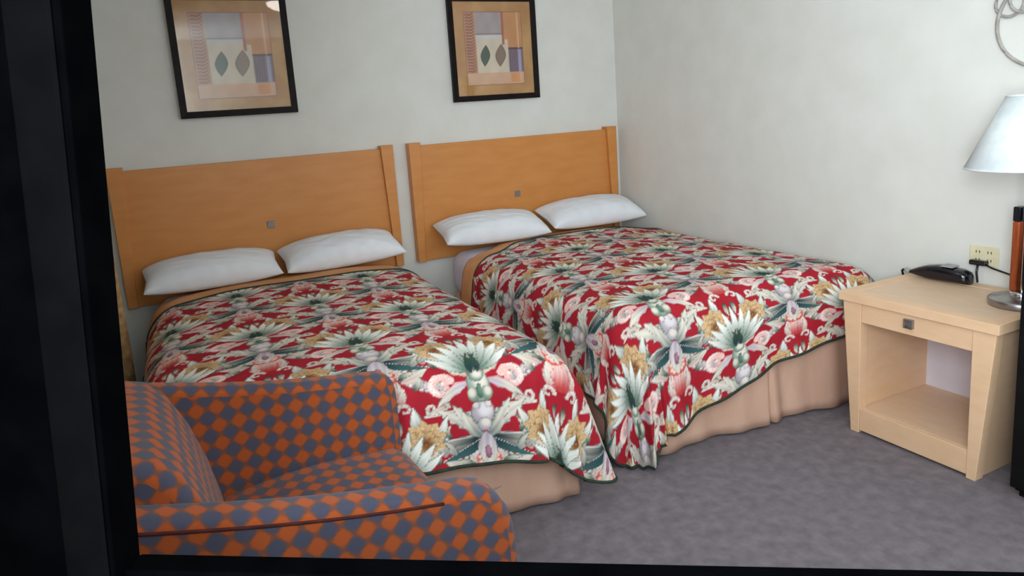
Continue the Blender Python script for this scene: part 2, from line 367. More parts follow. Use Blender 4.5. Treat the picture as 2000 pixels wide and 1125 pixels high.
# acanthus cup
petal(.012, -.165, 64, .125, .034, (190, 186, 184), WHT, (196, 204, 194), bend=-.5, scallop=5, streak=.35)
petal(.03, -.12, 20, .07, .02, (186, 186, 180), WHT, (170, 184, 172), bend=.5, scallop=3)
petal(.008, -.17, 36, .085, .024, (150, 158, 150), WHT, SAGE, bend=.4, scallop=3, streak=.4)
disc(0, -.09, .034, .036, (230, 222, 222), (180, 168, 176)); disc(0, -.13, .021, .020, WHT, (180, 168, 178)); disc(.018, -.066, .011, .011, WHT, LIL)
# lower bulb
petal(0, -.155, -90, .105, .026, LIL, WHT, None, streak=.3, outline=(128, 84, 110), mirror=False); disc(0, -.222, .010, .020, (176, 126, 146), (150, 96, 120))
# vase
disc(0, 0, .032, .052, WHT, (150, 166, 150), (70, 96, 84)); disc(.022, -.028, .016, .022, WHT, SAGE, (84, 110, 98)); disc(0, .03, .021, .017, WHT, (128, 150, 134)); disc(0, -.02, .008, .022, (110, 142, 122), (80, 112, 96))
lotus(.19, -.155, .84, 1)
# plume of pale leaves with green feet
for an, L, wd, b in ((14, .125, .014, .25), (38, .13, .015, .1), (58, .135, .014, .05), (76, .145, .012, 0)):
    petal(.004, .048, an, L, wd, (96, 126, 106), (250, 248, 240), (206, 214, 202), bend=b, outline=(70, 100, 88), streak=.18)
petal(0, .045, 90, .155, .013, (96, 126, 106), (250, 248, 240), (206, 214, 202), mirror=False, outline=(70, 100, 88), streak=.18)
for an in (64, 82): petal(.008, .04, an, .06, .008, TEAL, GRN, None, bend=.6)
tile *= (1+.10*smooth(-1, 1, np.sin(np.arange(nx)*2*math.pi*7/nx)[None, :]+np.sin(np.arange(ny)*2*math.pi*5/ny)[:, None])-.12)[..., None]
# faint tonal mottling of the dye
def sample_print(U, V):
    ix = np.mod((U/RES).astype(int), nx); iy = np.mod((V/RES).astype(int), ny)
    return tile[iy, ix]

# ------------------------------------------------------------------ beds
def smoothn(a, b, seed, n=6, sc=1.0):
    """cheap smooth noise of two coordinates"""
    r = np.random.RandomState(int(seed*10)); o = 0
    for k in range(n):
        th = r.uniform(0, 2*math.pi); fq = r.uniform(2.5, 9)*sc
        o = o+np.sin((a*math.cos(th)+b*math.sin(th))*fq+r.uniform(0, 6.28))/n
    return o
class Spread:
    """how the bedspread lies over the bed: cloth coordinates -> point"""
    def __init__(s, x0, x1, yf, zt, dside, dfoot, seed, extra, r=.16, shear=0, xlim=(-9, -.010), press=None, bulge=(0, 0)):
        s.bulge = bulge
        s.shear, s.xlim, s.press, s.yfull, s.xr = shear, xlim, press, yf, x1
        s.x0, s.x1, s.yf, s.zt, s.ds, s.df, s.seed, s.extra, s.r = x0+r, x1-r, yf+r, zt, dside, dfoot, seed, extra, r
    def point(s, sig, tau, U, V):
        """sig/tau: signed fraction of drop past the side / past the foot (0 on top); U,V: clipped spot on the top rectangle"""
        a = np.abs(sig); sgn = np.sign(sig); t = tau
        xn = (U-s.x0)/(s.x1-s.x0)
        Ds = np.where(sig < 0, s.ds[0], s.ds[1]); Df = np.interp(xn, [0, .25, .5, .75, 1], s.df)
        m = np.maximum(a, t); th = np.arctan2(t, a+1e-9)
        ex = np.where(xn < .5, s.extra[0], s.extra[1])
        B = Ds*np.cos(th)**2+Df*np.sin(th)**2+ex*np.sin(2*th)**2
        S = m*B
        nx_ = np.cos(th)*sgn; ny_ = -np.sin(th)
        phm = math.radians(80); r = s.r; ph = np.minimum(S/r, phm)
        h = r*np.sin(ph); d = r*(1-np.cos(ph)); rest = np.maximum(S-r*phm, 0)
        flare = math.radians(80)
        h = h+rest*math.cos(flare); d = d+rest*math.sin(flare)
        # folds of the hanging cloth
        e = U*np.abs(ny_)+V*np.abs(nx_)+th*.25
        k = np.clip(rest/.35, 0, 1.5)
        h = h+k*.016*np.sin(e*17+s.seed)+k*.010*np.sin(e*31+s.seed*2)+k*.045*np.sin(2*th)**2*np.sin(th*8+s.seed)
        h = h+np.where(xn < .5, s.bulge[0], s.bulge[1])*np.sin(2*th)**2*smooth(.03, .30, S)
        x = U+nx_*h; y = V+ny_*h
        cx = (xn-.5)*2
        z = s.zt-d+.022*(1-np.clip(np.abs(cx), 0, 1)**2.5)*(1-np.clip(m*3, 0, 1))
        top = 1-np.clip(m*2, 0, 1)
        z = z+top*.010*smoothn(U, V, s.seed, 8)+.004*smoothn(U, V*2.2, s.seed+3, 8, 2.2)*top
        z = z+.012*smooth(-1.0, -.45, V)*top
        z = np.maximum(z, .012); x = np.clip(x, *s.xlim)
        y = y+s.shear*(s.xr-x)*(y/s.yfull)
        if s.press: y = np.where(x < s.press[0], np.maximum(y, s.press[1]), y)
        return np.stack([x, y, z], -1)
    def build(s, yh, band, step, label, group, uoff, voff, dl=0, dr=0):
        headcut = lambda U, S: dl*smooth(.22, 0, U-s.x0)+dr*smooth(.22, 0, s.x1-U)+.06*np.abs(S)
        nu = int((s.x1-s.x0)/step); nv = int((yh-s.yf)/step); nl = int(s.ds[0]/step); nr = int(s.ds[1]/step); nf = int(max(s.df)/step)
        sig = np.concatenate([-np.linspace(1, 0, nl+1)[:-1], np.zeros(nu+1), np.linspace(0, 1, nr+1)[1:]])
        Ux = np.concatenate([np.full(nl, s.x0), np.linspace(s.x0, s.x1, nu+1), np.full(nr, s.x1)])
        tau = np.concatenate([np.linspace(1, 0, nf+1)[:-1], np.zeros(nv+1)])
        Vy = np.concatenate([np.full(nf, s.yf), np.linspace(s.yf, yh, nv+1)])
        SG, TA = np.meshgrid(sig, tau, indexing='ij'); UU, VV = np.meshgrid(Ux, Vy, indexing='ij')
        VV = np.where(TA > 0, VV, s.yf+(VV-s.yf)*(yh-headcut(UU, SG)-s.yf)/(yh-s.yf))
        P = s.point(SG, TA, UU, VV)
        cu = UU+np.where(SG < 0, s.ds[0], s.ds[1])*SG; cv = VV-TA*max(s.df)
        cu = cu+.010*smoothn(UU, VV, s.seed+9, 6)
        col = sample_print(cu-uoff, cv-voff)
        root = empty('bedspread', ((s.x0+s.x1)/2, (s.yf+yh)/2, 0)); tag(root, label, 'bedspread', group)
        off = np.array(root.location)
        grid_mesh('cover', P-off, M['quilt'], root, color=col)
        # plain peach border at the head end
        nb = 14; Vb = np.linspace(yh-.01, yh+band, nb)
        sg = sig[::6]; ub = Ux[::6]
        SG2, VB = np.meshgrid(sg, Vb, indexing='ij'); UB = np.repeat(ub[:, None], nb, 1)
        VB = VB-headcut(UB, SG2)
        Pb = s.point(SG2, SG2*0, UB, VB); Pb[..., 2] -= .004
        Pb[..., 2] = np.where(np.abs(SG2) < .2, Pb[..., 2]-.012*np.linspace(0, 1, nb)[None, :]**2, Pb[..., 2])
        ob = grid_mesh('border_band', Pb-off, M['peach'], root)
        md = ob.modifiers.new('thick', 'SOLIDIFY'); md.thickness = .006
        # piping along the head edge and round the hem
        e = P[::5, -1]-off
        MB().tube(e, .006, 8).build('piping', M['piping'], root)
        hem = np.concatenate([P[0, ::-5], P[::5, 0], P[-1, ::5]])-off
        MB().tube(hem, .006, 8).build('hem_piping', M['piping'], root)
        return root

def skirt(parent, x0, x1, yf, yb, zt, slits, seed, shear=0):
    """bed skirt: left, foot and right sides in one wavy strip"""
    n = 640
    per = [(x0, yb), (x0, yf), (x1, yf), (x1, yb)]
    segs = [math.dist(per[i], per[i+1]) for i in range(3)]; tot = sum(segs)
    zs = np.linspace(zt, .012, 9); P = np.zeros((n+1, 9, 3))
    for i in range(n+1):
        q = i/n*tot; k = 0
        while k < 2 and q > segs[k]: q -= segs[k]; k += 1
        a, b = per[k], per[k+1]; t = q/segs[k]
        p = np.array([a[0]+(b[0]-a[0])*t, a[1]+(b[1]-a[1])*t]); nrm = ((-1, 0), (0, -1), (1, 0))[k]
        nr = np.array(nrm, float)
        dco = min(q, segs[k]-q)
        if k == 1 or (k == 0 and t > .5) or (k == 2 and t < .5):
            c = max(0, 1-dco/.12)
            if c > 0:
                cn = np.array([(-1 if (p[0] < (x0+x1)/2) else 1), -1.0]); cn /= np.linalg.norm(cn); nr = nr*(1-c*.5)+cn*c*.5
        for j, z in enumerate(zs):
            f = (zt-z)/zt
            wv = .016*math.sin(q*14+seed+k)+.007*math.sin(q*37+seed*3)+.020*f
            for sx_ in slits:
                if k == 1: wv -= .045*f*math.exp(-((p[0]-sx_)/.010)**2)-.014*f*math.exp(-((p[0]-sx_-.04)/.03)**2)
            if dco < .1: wv += .02*f*(1-dco/.1)*math.sin(dco*60+1)
            P[i, j] = (p[0]+nr[0]*wv, p[1]+nr[1]*wv, z)
    P[..., 1] += shear*(x1-P[..., 0])*(P[..., 1]/yf); P[..., 0] = np.minimum(P[..., 0], -.016)
    o = grid_mesh('bed_skirt', P-np.array(parent.location), M['skirt'], parent)
    m = o.modifiers.new('thick', 'SOLIDIFY'); m.thickness = .004; m.offset = -1
    return o
def rounded_slab(name, a, b, r, mat, parent, seg=4):
    off = np.array(parent.location)
    return MB().box(np.array(a)-off, np.array(b)-off).build(name, mat, parent, bevel=r, seg=seg)
def bed(x0, x1, yf, zt, label, slits, seed, shear=0, out=0):
    root = empty('bed', ((x0+x1)/2, (yf-.1)/2, 0)); tag(root, label, 'bed', 'pair of double beds')
    rounded_slab('mattress', (x0+.05, yf+.07+shear*1.4, .30), (x1-.05, -.09, zt-.022), .085, M['sheet'], root)
    rounded_slab('box_spring', (x0+.04, yf+.05+shear*1.4, .10), (x1-.04, -.10, .30), .02, M['skirt'], root)
    off = np.array(root.location)
    for lx in (x0+.12, x1-.12):
        for ly in (yf+.22, -.2):
            MB().lathe([(.025, 0), (.03, .10)], np.array((lx, ly, 0))-off, 16).build('leg', M['black'], root)
    skirt(root, x0+.055, x1-.025+out, yf+.055, -.14, .33, slits, seed, shear)
    return root
B1 = (-3.06, -1.71, -2.07); B2 = (-1.42, -.03, -2.10); ZT = .605
bed(*B1, ZT, 'double bed with peach skirt behind the checked armchair', (-2.39,), 2, 0, .045)
bed(*B2, ZT, 'double bed with peach skirt against the right wall beside the nightstand', (-.70,), 5, .075)
sp1 = Spread(B1[0], B1[1]+.02, B1[2]-.02, ZT, (.36, .46), (.40, .40, .38, .42, .47), 1.7, (.05, .14), bulge=(0, .07), xlim=(-3.105, -.01), press=(-2.36, -2.115))
sp1.build(-.53, .26, .0046, 'red floral damask bedspread on the bed behind the armchair', 'matching floral bedspreads', -2.05, -2.115, dl=.03, dr=.03)
sp2 = Spread(B2[0], B2[1]+.015, B2[2], ZT, (.46, .26), (.57, .48, .40, .36, .35), 4.1, (.20, .0), bulge=(.02, 0), shear=.075)
sp2.build(-.43, .17, .0046, 'red floral damask bedspread on the bed against the right wall', 'matching floral bedspreads', -.90, -2.35, dl=.14, dr=.16)

# ------------------------------------------------------------------ headboards
def headboard(xl, xr, label):
    z0, z1 = .53, 1.258
    root = empty('headboard', ((xl+xr)/2, -.035, z0)); tag(root, label, 'headboard', 'pair of maple headboards')
    o = np.array(root.location)
    MB().box(np.array((xl+.03, -.045, z0))-o, np.array((xr-.03, -.005, z1-.018))-o).build('panel', M['maple'], root, bevel=.003)
    for s_, x in ((1, xl), (-1, xr)):
        wt, wb = .075, .045
        lo = [(x, -.07, z0), (x+s_*wb, -.07, z0), (x+s_*wb, -.004, z0), (x, -.004, z0)]
        hi = [(x, -.07, z1), (x+s_*wt, -.07, z1), (x+s_*wt, -.004, z1), (x, -.004, z1)]
        if s_ < 0: lo = lo[::-1]; hi = hi[::-1]
        MB().hexa([np.array(p)-o for p in lo], [np.array(p)-o for p in hi]).build('post', M['maple'], root, bevel=.003)
    xm = (xl+xr)/2+(.01 if xl < -2 else -.03)
    tag(MB().box(np.array((xm-.02, -.049, .856))-o, np.array((xm+.02, -.044, .896))-o).build('medallion', M['medal'], root, bevel=.002), 'small square pewter medallion')
headboard(-3.147, -1.652, 'orange maple headboard behind the left bed, under the larger picture')
headboard(-1.5545, -.0617, 'orange maple headboard in the corner, nearest the right wall')

# ------------------------------------------------------------------ pillows
def pillow(c, L, D, T, tilt, yaw, roll, label, seed):
    n, m = 61, 45
    a = np.linspace(-1, 1, n); b = np.linspace(-1, 1, m); A, Bv = np.meshgrid(a, b, indexing='ij')
    pin = 1-.07*(1-A**2)*Bv**2
    sx_ = A*L/2*(1-.05*(1-Bv**2)*0-.045*(1-np.abs(Bv))*np.abs(A)**4); sy_ = Bv*D/2*pin
    prof = ((1-np.abs(A)**2.6)*(1-np.abs(Bv)**2.4)); prof = np.clip(prof, 0, 1)**.48
    wr = .006*smoothn(A*3, Bv*3, seed, 8)*prof+.004*np.sin(A*26+seed+Bv*3)*np.clip(-Bv, 0, 1)**2*(1-np.abs(A)**3)
    top = np.stack([sx_, sy_, T*.62*prof+wr], -1); bot = np.stack([sx_, sy_, -T*.38*prof], -1)
    P = np.concatenate([top, bot[:, ::-1][:, 1:-1]], 1)
    V = P.reshape(-1, 3); k = P.shape[1]
    F = [(i*k+j, (i+1)*k+j, (i+1)*k+(j+1) % k, i*k+(j+1) % k) for i in range(n-1) for j in range(k)]
    F += [(j, (j+1) % k, k-j if j else 0) for j in ()]
    mb = MB(); mb.mesh(V, F, True)
    o = mb.build('pillow', M['linen']); tag(o, label, 'pillow', 'white pillows')
    o.rotation_euler = (tilt, roll, yaw); o.location = c
    return o
D2R = math.radians
pillow((-2.725, -.222, .690), .66, .29, .155, D2R(15), D2R(1), 0, 'white pillow at the far left, on the bed behind the armchair', 3)
pillow((-2.05, -.222, .697), .66, .29, .16, D2R(16), D2R(2), D2R(-1), 'white pillow on the left bed, nearest the gap between beds', 5)
pillow((-1.12, -.225, .702), .68, .30, .165, D2R(16), D2R(-3), D2R(1), 'white pillow overhanging the gap side of the right bed', 8)
pillow((-.40, -.225, .712), .69, .30, .165, D2R(17), D2R(-2), 0, 'white pillow nearest the right wall in the corner', 11)

# ------------------------------------------------------------------ framed pictures
AW, AH = .40, .445
def art_print():
    n, m = 200, 222
    a = np.linspace(0, 1, n); b = np.linspace(0, 1, m); A, Bv = np.meshgrid(a, b, indexing='ij')   # A right, B up
    c = np.empty((n, m, 3)); c[:] = lin((222, 196, 164))
    def rect(x0, x1, y0, y1, col, soft=.01, k=1.0):
        f = smooth(x0-soft, x0+soft, A)*smooth(x1+soft, x1-soft, A)*smooth(y0-soft, y0+soft, Bv)*smooth(y1+soft, y1-soft, Bv)*k
        c[:] = c*(1-f[..., None])+lin(col)*f[..., None]
    rect(0, .19, .16, 1, (196, 142, 110)); rect(.66, 1, .5, 1, (206, 146, 96)); rect(.19, .66, .7, 1, (176, 160, 160)); rect(.19, .68, .62, .7, (214, 206, 200))
    rect(.2, .74, .17, .62, (220, 202, 180)); rect(0, 1, 0, .17, (222, 178, 146)); rect(.74, 1, .17, .5, (132, 110, 122)); rect(.90, .96, .17, .5, (176, 166, 190))
    rect(.74, 1, .485, .51, (92, 52, 60)); rect(.91, .935, .5, 1, (222, 180, 140)); rect(.64, .68, .55, 1, (184, 104, 76)); rect(.76, .92, .03, .16, (226, 158, 104)); rect(.19, .66, .69, .705, (128, 100, 100))
    for k in range(20):
        y = .2+k*.04
        f = smooth(.016, .006, np.abs(Bv-y-.25*(A-.09)-.012*np.sin(A*40)))*smooth(.015, .04, A)*smooth(.185, .15, A)*.7
        c[:] = c*(1-f[..., None])+lin((132, 72, 60))*f[..., None]
    for k in range(5):
        f = smooth(.012, .004, np.abs(A-.77-.033*k))*smooth(.17, .19, Bv)*smooth(.49, .47, Bv)*.5; c[:] = c*(1-f[..., None])+lin((90, 72, 92))*f[..., None]
    for x, y, hh, ww, col, dk in ((.335, .405, .15, .085, (84, 96, 84), (52, 62, 58)), (.60, .405, .16, .095, (146, 122, 104), (110, 84, 72))):
        t = (Bv-y)/hh; hw = ww*np.clip(1-np.abs(t)**1.7, 0, 1); f = smooth(-.004, .008, hw-np.abs(A-x-.02*t))*(np.abs(t) < 1)
        e = smooth(.03, .005, hw-np.abs(A-x-.02*t))[..., None]
        c[:] = c*(1-f[..., None])+(lin(col)*(1-e*.6)+lin(dk)*e*.6)*f[..., None]
    ed = np.minimum(np.minimum(A, 1-A), np.minimum(Bv, 1-Bv)); f = smooth(.014, .006, ed)*.75
    c[:] = c*(1-f[..., None])+lin((136, 84, 56))*f[..., None]
    blot = (1+.12*smoothn(A*4, Bv*4, 21, 10))[..., None]
    c[:] = np.clip(c*blot, 0, 1)
    P = np.stack([(A-.5)*AW, A*0, (Bv-.5)*AH], -1)
    return P, c
def picture(xc, label, tilt, first=None):
    Wp, Hp, zb = .60, .632, 1.482
    root = empty('framed_picture', (xc, -.022, zb+Hp/2)); tag(root, label, 'picture', 'pair of framed prints'); root.rotation_euler = (tilt, 0, 0)
    fwd = .034
    if first:
        for ch in first.children:
            c = ch.copy(); COL.objects.link(c); c.parent = root
        return root
    o = [(-Wp/2, -Hp/2), (Wp/2, -Hp/2), (Wp/2, Hp/2), (-Wp/2, Hp/2)]; i = [(x-math.copysign(fwd, x), z-math.copysign(fwd, z)) for x, z in o]
    mb = MB()
    for k in range(4):
        j = (k+1) % 4
        A_, B_, C_, D_ = o[k], o[j], i[j], i[k]
        mb.hexa([(A_[0], .012, A_[1]), (B_[0], .012, B_[1]), (C_[0], .012, C_[1]), (D_[0], .012, D_[1])], [(A_[0], -.014, A_[1]), (B_[0], -.014, B_[1]), (C_[0], -.009, C_[1]), (D_[0], -.009, D_[1])])
    mb.build('moulding', M['black_frame'], root)
    MB().box((-Wp/2+fwd*.6, -.001, -Hp/2+fwd*.6), (Wp/2-fwd*.6, .008, Hp/2-fwd*.6)).build('mat', M['mat_board'], root)
    P, c = art_print(); P[..., 1] = -.0022; P[..., 0] += 0; P[..., 2] += -.0
    grid_mesh('print', P, M['art'], root, color=c)
    MB().box((-Wp/2+fwd*.9, -.0062, -Hp/2+fwd*.9), (Wp/2-fwd*.9, -.0048, Hp/2-fwd*.9)).build('glass_pane', M['glass'], root)
    return root
pic1 = picture(-2.464, 'black framed print of two leaf shapes above the left headboard', D2R(.3))
picture(-.921, 'black framed print of two leaf shapes above the headboard in the corner', D2R(.3), pic1)

# ------------------------------------------------------------------ nightstand
NX0, NX1, NY0, NY1, NH = -.482, -.012, -2.168, -2.772, .585
ns = empty('nightstand', ((NX0+NX1)/2, (NY0+NY1)/2, 0)); tag(ns, 'blonde wood nightstand with one drawer and open cubby by the right wall', 'nightstand')
no = np.array(ns.location)
def nb(a, b, name, mat, bevel=.002): return MB().box(np.array(a)-no, np.array(b)-no).build(name, mat, ns, bevel=bevel)
# top: a frame of rails round an inset panel
rail = .055; zt0, zt1 = NH-.036, NH
tp = [(NX0, NY1), (NX1, NY1), (NX1, NY0), (NX0, NY0)]; ti = [(NX0+rail, NY1+rail), (NX1-rail, NY1+rail), (NX1-rail, NY0-rail), (NX0+rail, NY0-rail)]
mb = MB()
for k in range(4):
    j = (k+1) % 4
    q = [tp[k], tp[j], ti[j], ti[k]]
    mb.hexa([np.array((*p, zt0))-no for p in q], [np.array((*p, zt1))-no for p in q])
mb.build('top_frame', M['blonde'], ns, bevel=.0015)
nb((ti[0][0], ti[0][1], zt0), (ti[2][0], ti[2][1], zt1-.0015), 'top_panel', M['blonde_top'])
def tapered(name, y_out_t, y_out_b, y_in, x0, x1, mat, bevel=.002):
    lo = [(x0, y_out_b, 0), (x1, y_out_b, 0), (x1, y_in, 0), (x0, y_in, 0)]; hi = [(x0, y_out_t, zt0), (x1, y_out_t, zt0), (x1, y_in, zt0), (x0, y_in, zt0)]
    if y_out_t > y_in: lo = lo[::-1]; hi = hi[::-1]
    return MB().hexa([np.array(p)-no for p in lo], [np.array(p)-no for p in hi]).build(name, mat, ns, bevel=bevel)
fx = NX0+.012
tapered('leg', NY0-.012, NY0-.056, NY0-.092, fx, fx+.045, M['blonde']); tapered('leg', NY1+.012, NY1+.056, NY1+.088, fx, fx+.045, M['blonde'])
tapered('side_panel', NY0-.022, NY0-.064, NY0-.084, fx+.046, NX1-.005, M['blonde']); tapered('side_panel', NY1+.022, NY1+.064, NY1+.080, fx+.046, NX1-.005, M['blonde'])
dr = nb((fx+.004, NY0-.093, .468), (fx+.03, NY1+.089, zt0-.003), 'drawer', M['blonde'])
nb((fx+.031, NY0-.093, .47), (NX1-.03, NY1+.089, zt0-.002), 'drawer_box', M['blonde_top'])
ky, kz = -2.459, .513; kb = MB()
kb.hexa([np.array(p)-no for p in ((fx+.004, ky-.017, kz-.017), (fx+.004, ky-.017, kz+.017), (fx+.004, ky+.017, kz+.017), (fx+.004, ky+.017, kz-.017))], [np.array(p)-no for p in ((fx-.010, ky-.017, kz-.017), (fx-.010, ky-.017, kz+.017), (fx-.010, ky+.017, kz+.017), (fx-.010, ky+.017, kz-.017))])
kb.mesh([np.array(p)-no for p in ((fx-.010, ky-.017, kz-.017), (fx-.010, ky-.017, kz+.017), (fx-.010, ky+.017, kz+.017), (fx-.010, ky+.017, kz-.017), (fx-.020, ky, kz))], [(0, 1, 4), (1, 2, 4), (2, 3, 4), (3, 0, 4)])
knob = kb.build('knob', M['steel'], dr); tag(knob, 'square pyramid metal knob')
nb((fx+.003, NY0-.093, .012), (fx+.022, NY1+.089, .104), 'bottom_rail', M['blonde'])
nb((fx+.022, NY0-.085, .085), (NX1-.02, NY1+.081, .104), 'shelf', M['blonde_top'])
nb((NX1-.02, NY0-.08, .02), (NX1-.008, NY1+.078, zt0), 'back_panel', M['sheet'])

# ------------------------------------------------------------------ table lamp
LX, LY = -.195, -2.685
lamp = empty('table_lamp', (LX, LY, NH)); tag(lamp, 'table lamp with white cone shade and cherry wood stem on the nightstand', 'lamp')
MB().lathe([(.0, .0), (.098, .0), (.10, .004), (.10, .022), (.096, .026), (.03, .03), (.0, .03)], n=64, cap=False).build('base', M['steel'], lamp)
MB().lathe([(.008, .028), (.008, .52)], n=20).build('rod', M['chrome'], lamp)
MB().lathe([(.036, .03), (.036, .046), (.028, .05)], n=40).build('collar', M['chrome'], lamp)
for s_ in (-1, 1):
    st = MB().box((-.02, s_*.010, .048), (.02, s_*.034, .30)).build('wood_stem', M['lamp_wood'], lamp, bevel=.006, seg=3)
    MB().box((-.02, s_*.010, .30), (.02, s_*.034, .352)).build('stem_cap', M['gloss_black'], lamp, bevel=.004)
sh = MB().lathe([(.190, .492), (.078, .735)], n=72, cap=False).build('shade', M['shade'], lamp)
md = sh.modifiers.new('thick', 'SOLIDIFY'); md.thickness = .003
for z, r in ((.492, .190), (.735, .078)):
    MB().tube([(r*math.cos(a), r*math.sin(a), z) for a in np.linspace(0, 2*math.pi, 73)[:-1]], .003, 6, True).build('shade_rim', M['shade'], sh)
MB().lathe([(.0, .49), (.028, .50), (.033, .55), (.015, .60), (.0, .605)], n=24, cap=False).build('bulb', M['linen'], lamp)

# ------------------------------------------------------------------ telephone on the nightstand
ph = empty('telephone', (-.065, -2.300, NH)); tag(ph, 'glossy black tapered telephone lying on the nightstand', 'telephone'); ph.rotation_euler = (0, 0, D2R(4)); ph.scale = (.9, .88, .95)
prof = [(-.150, .024, .040, .016), (-.140, .036, .052, .030), (-.115, .041, .060, .034), (-.06, .042, .066, .034), (-.01, .040, .068, .032), (.04, .036, .060, .028), (.08, .026, .046, .022), (.115, .015, .030, .012), (.128, .008, .022, .008)]
P = np.zeros((32, len(prof)+2, 3))
for j, (y, hw, top, zc) in enumerate(prof):
    bot = .001+max(0, y-.03)*.12
    for k in range(32):
        a = 2*math.pi*k/32; ca, sa = math.cos(a), math.sin(a)
        P[k, j+1] = (hw*math.copysign(abs(ca)**.7, ca), y, (top+bot)/2+(top-bot)/2*math.copysign(abs(sa)**.75, sa))
P[:, 0] = P[:, 1].mean(0); P[:, -1] = P[:, -2].mean(0)
grid_mesh('body', P, M['gloss_black'], ph, wrap=True)
MB().box((-.03, -.085, .066), (.026, -.03, .071)).build('keypad', M['grey_plastic'], ph, bevel=.002)
o = MB().lathe([(.009, 0), (.011, .006), (.011, .02), (.008, .026)], n=20).build('cord_cuff', M['grey_plastic'], ph)
o.rotation_euler = (D2R(-80), 0, 0); o.location = (0, .122, .018)
MB().tube([(0, .146, .020), (0, .158, .022), (.005, .166, .016), (.02, .168, -.01), (.05, .166, -.06), (.07, .166, -.14)], .005, 8).build('cord', M['gloss_black'], ph)

# ------------------------------------------------------------------ outlet plate, plug
ol = empty('outlet_plate', (-.004, -2.446, .697)); tag(ol, 'ivory outlet plate on the right wall above the nightstand', 'outlet')
MB().box((-.004, -.054, -.038), (.004, .054, .038)).build('plate', M['ivory'], ol, bevel=.003)
for yy in (.022, -.022):
    for zz in (.016, -.016):
        for k in (-1, 1): MB().box((-.0048, yy+k*.006-.0015, zz-.005), (-.0036, yy+k*.006+.0015, zz+.005)).build('slot', M['slot'], ol)
pl = empty('plug', (-.024, -2.437, .672)); tag(pl, 'black power plug in the outlet plate with cable running behind lamp', 'plug')
MB().box((-.012, -.032, -.010), (.0155, .032, .010)).build('plug_body', M['gloss_black'], pl, bevel=.006, seg=3)
MB().tube([(-.005, -.03, -.004), (-.012, -.06, -.012), (-.02, -.12, -.022), (-.04, -.2, -.035), (-.055, -.25, -.075)], .004, 8).build('cable', M['gloss_black'], pl)
MB().tube([(-.004, .0, -.008), (-.006, .002, -.04), (-.004, .0, -.06), (.0, .0, -.080)], .004, 8).build('hanging_cable', M['gloss_black'], pl)

# ------------------------------------------------------------------ wrought scroll on the right wall
sc = empty('wall_scroll', (-.02, -2.62, 1.575)); tag(sc, 'grey wrought metal scroll ornament hanging on the right wall above lamp', 'wall ornament')
def arc(cy, cz, r, a0, a1, n=40, x=0, k=1.0): return [(x, cy+r*math.cos(D2R(a))*k, cz+r*math.sin(D2R(a))) for a in np.linspace(a0, a1, n)]
o = MB().tube(arc(0, 0, .162, -60, 200, 60), .0065, 8).build('large_hoop', M['iron'], sc)
o.rotation_euler = (D2R(-55), 0, 0)
MB().tube(arc(.125, .075, .048, -200, 150, 40, .004), .0055, 8).build('small_loop', M['iron'], sc)
MB().tube(arc(.07, .085, .05, -220, 140, 40, -.006), .0055, 8).build('small_loop', M['iron'], sc)
MB().tube(arc(-.07, .085, .05, -220, 140, 40, -.006), .0055, 8).build('small_loop', M['iron'], sc)
MB().box((.0, -.008, -.008), (.02, .008, .2)).build('wall_bracket', M['iron'], sc)

# ------------------------------------------------------------------ black cabinet at the right edge
cb = empty('black_cabinet', (-.25, -3.10, 0)); tag(cb, 'black cabinet at the right edge standing beside the nightstand', 'cabinet')
MB().box((-.20, -.27, .02), (.235, .27, .86)).build('body', M['cabinet'], cb, bevel=.004)
MB().box((-.228, -.272, .04), (-.203, .272, .85)).build('door', M['cabinet'], cb, bevel=.004)
MB().box((-.19, -.26, .0), (.23, .26, .02)).build('plinth', M['cabinet'], cb)

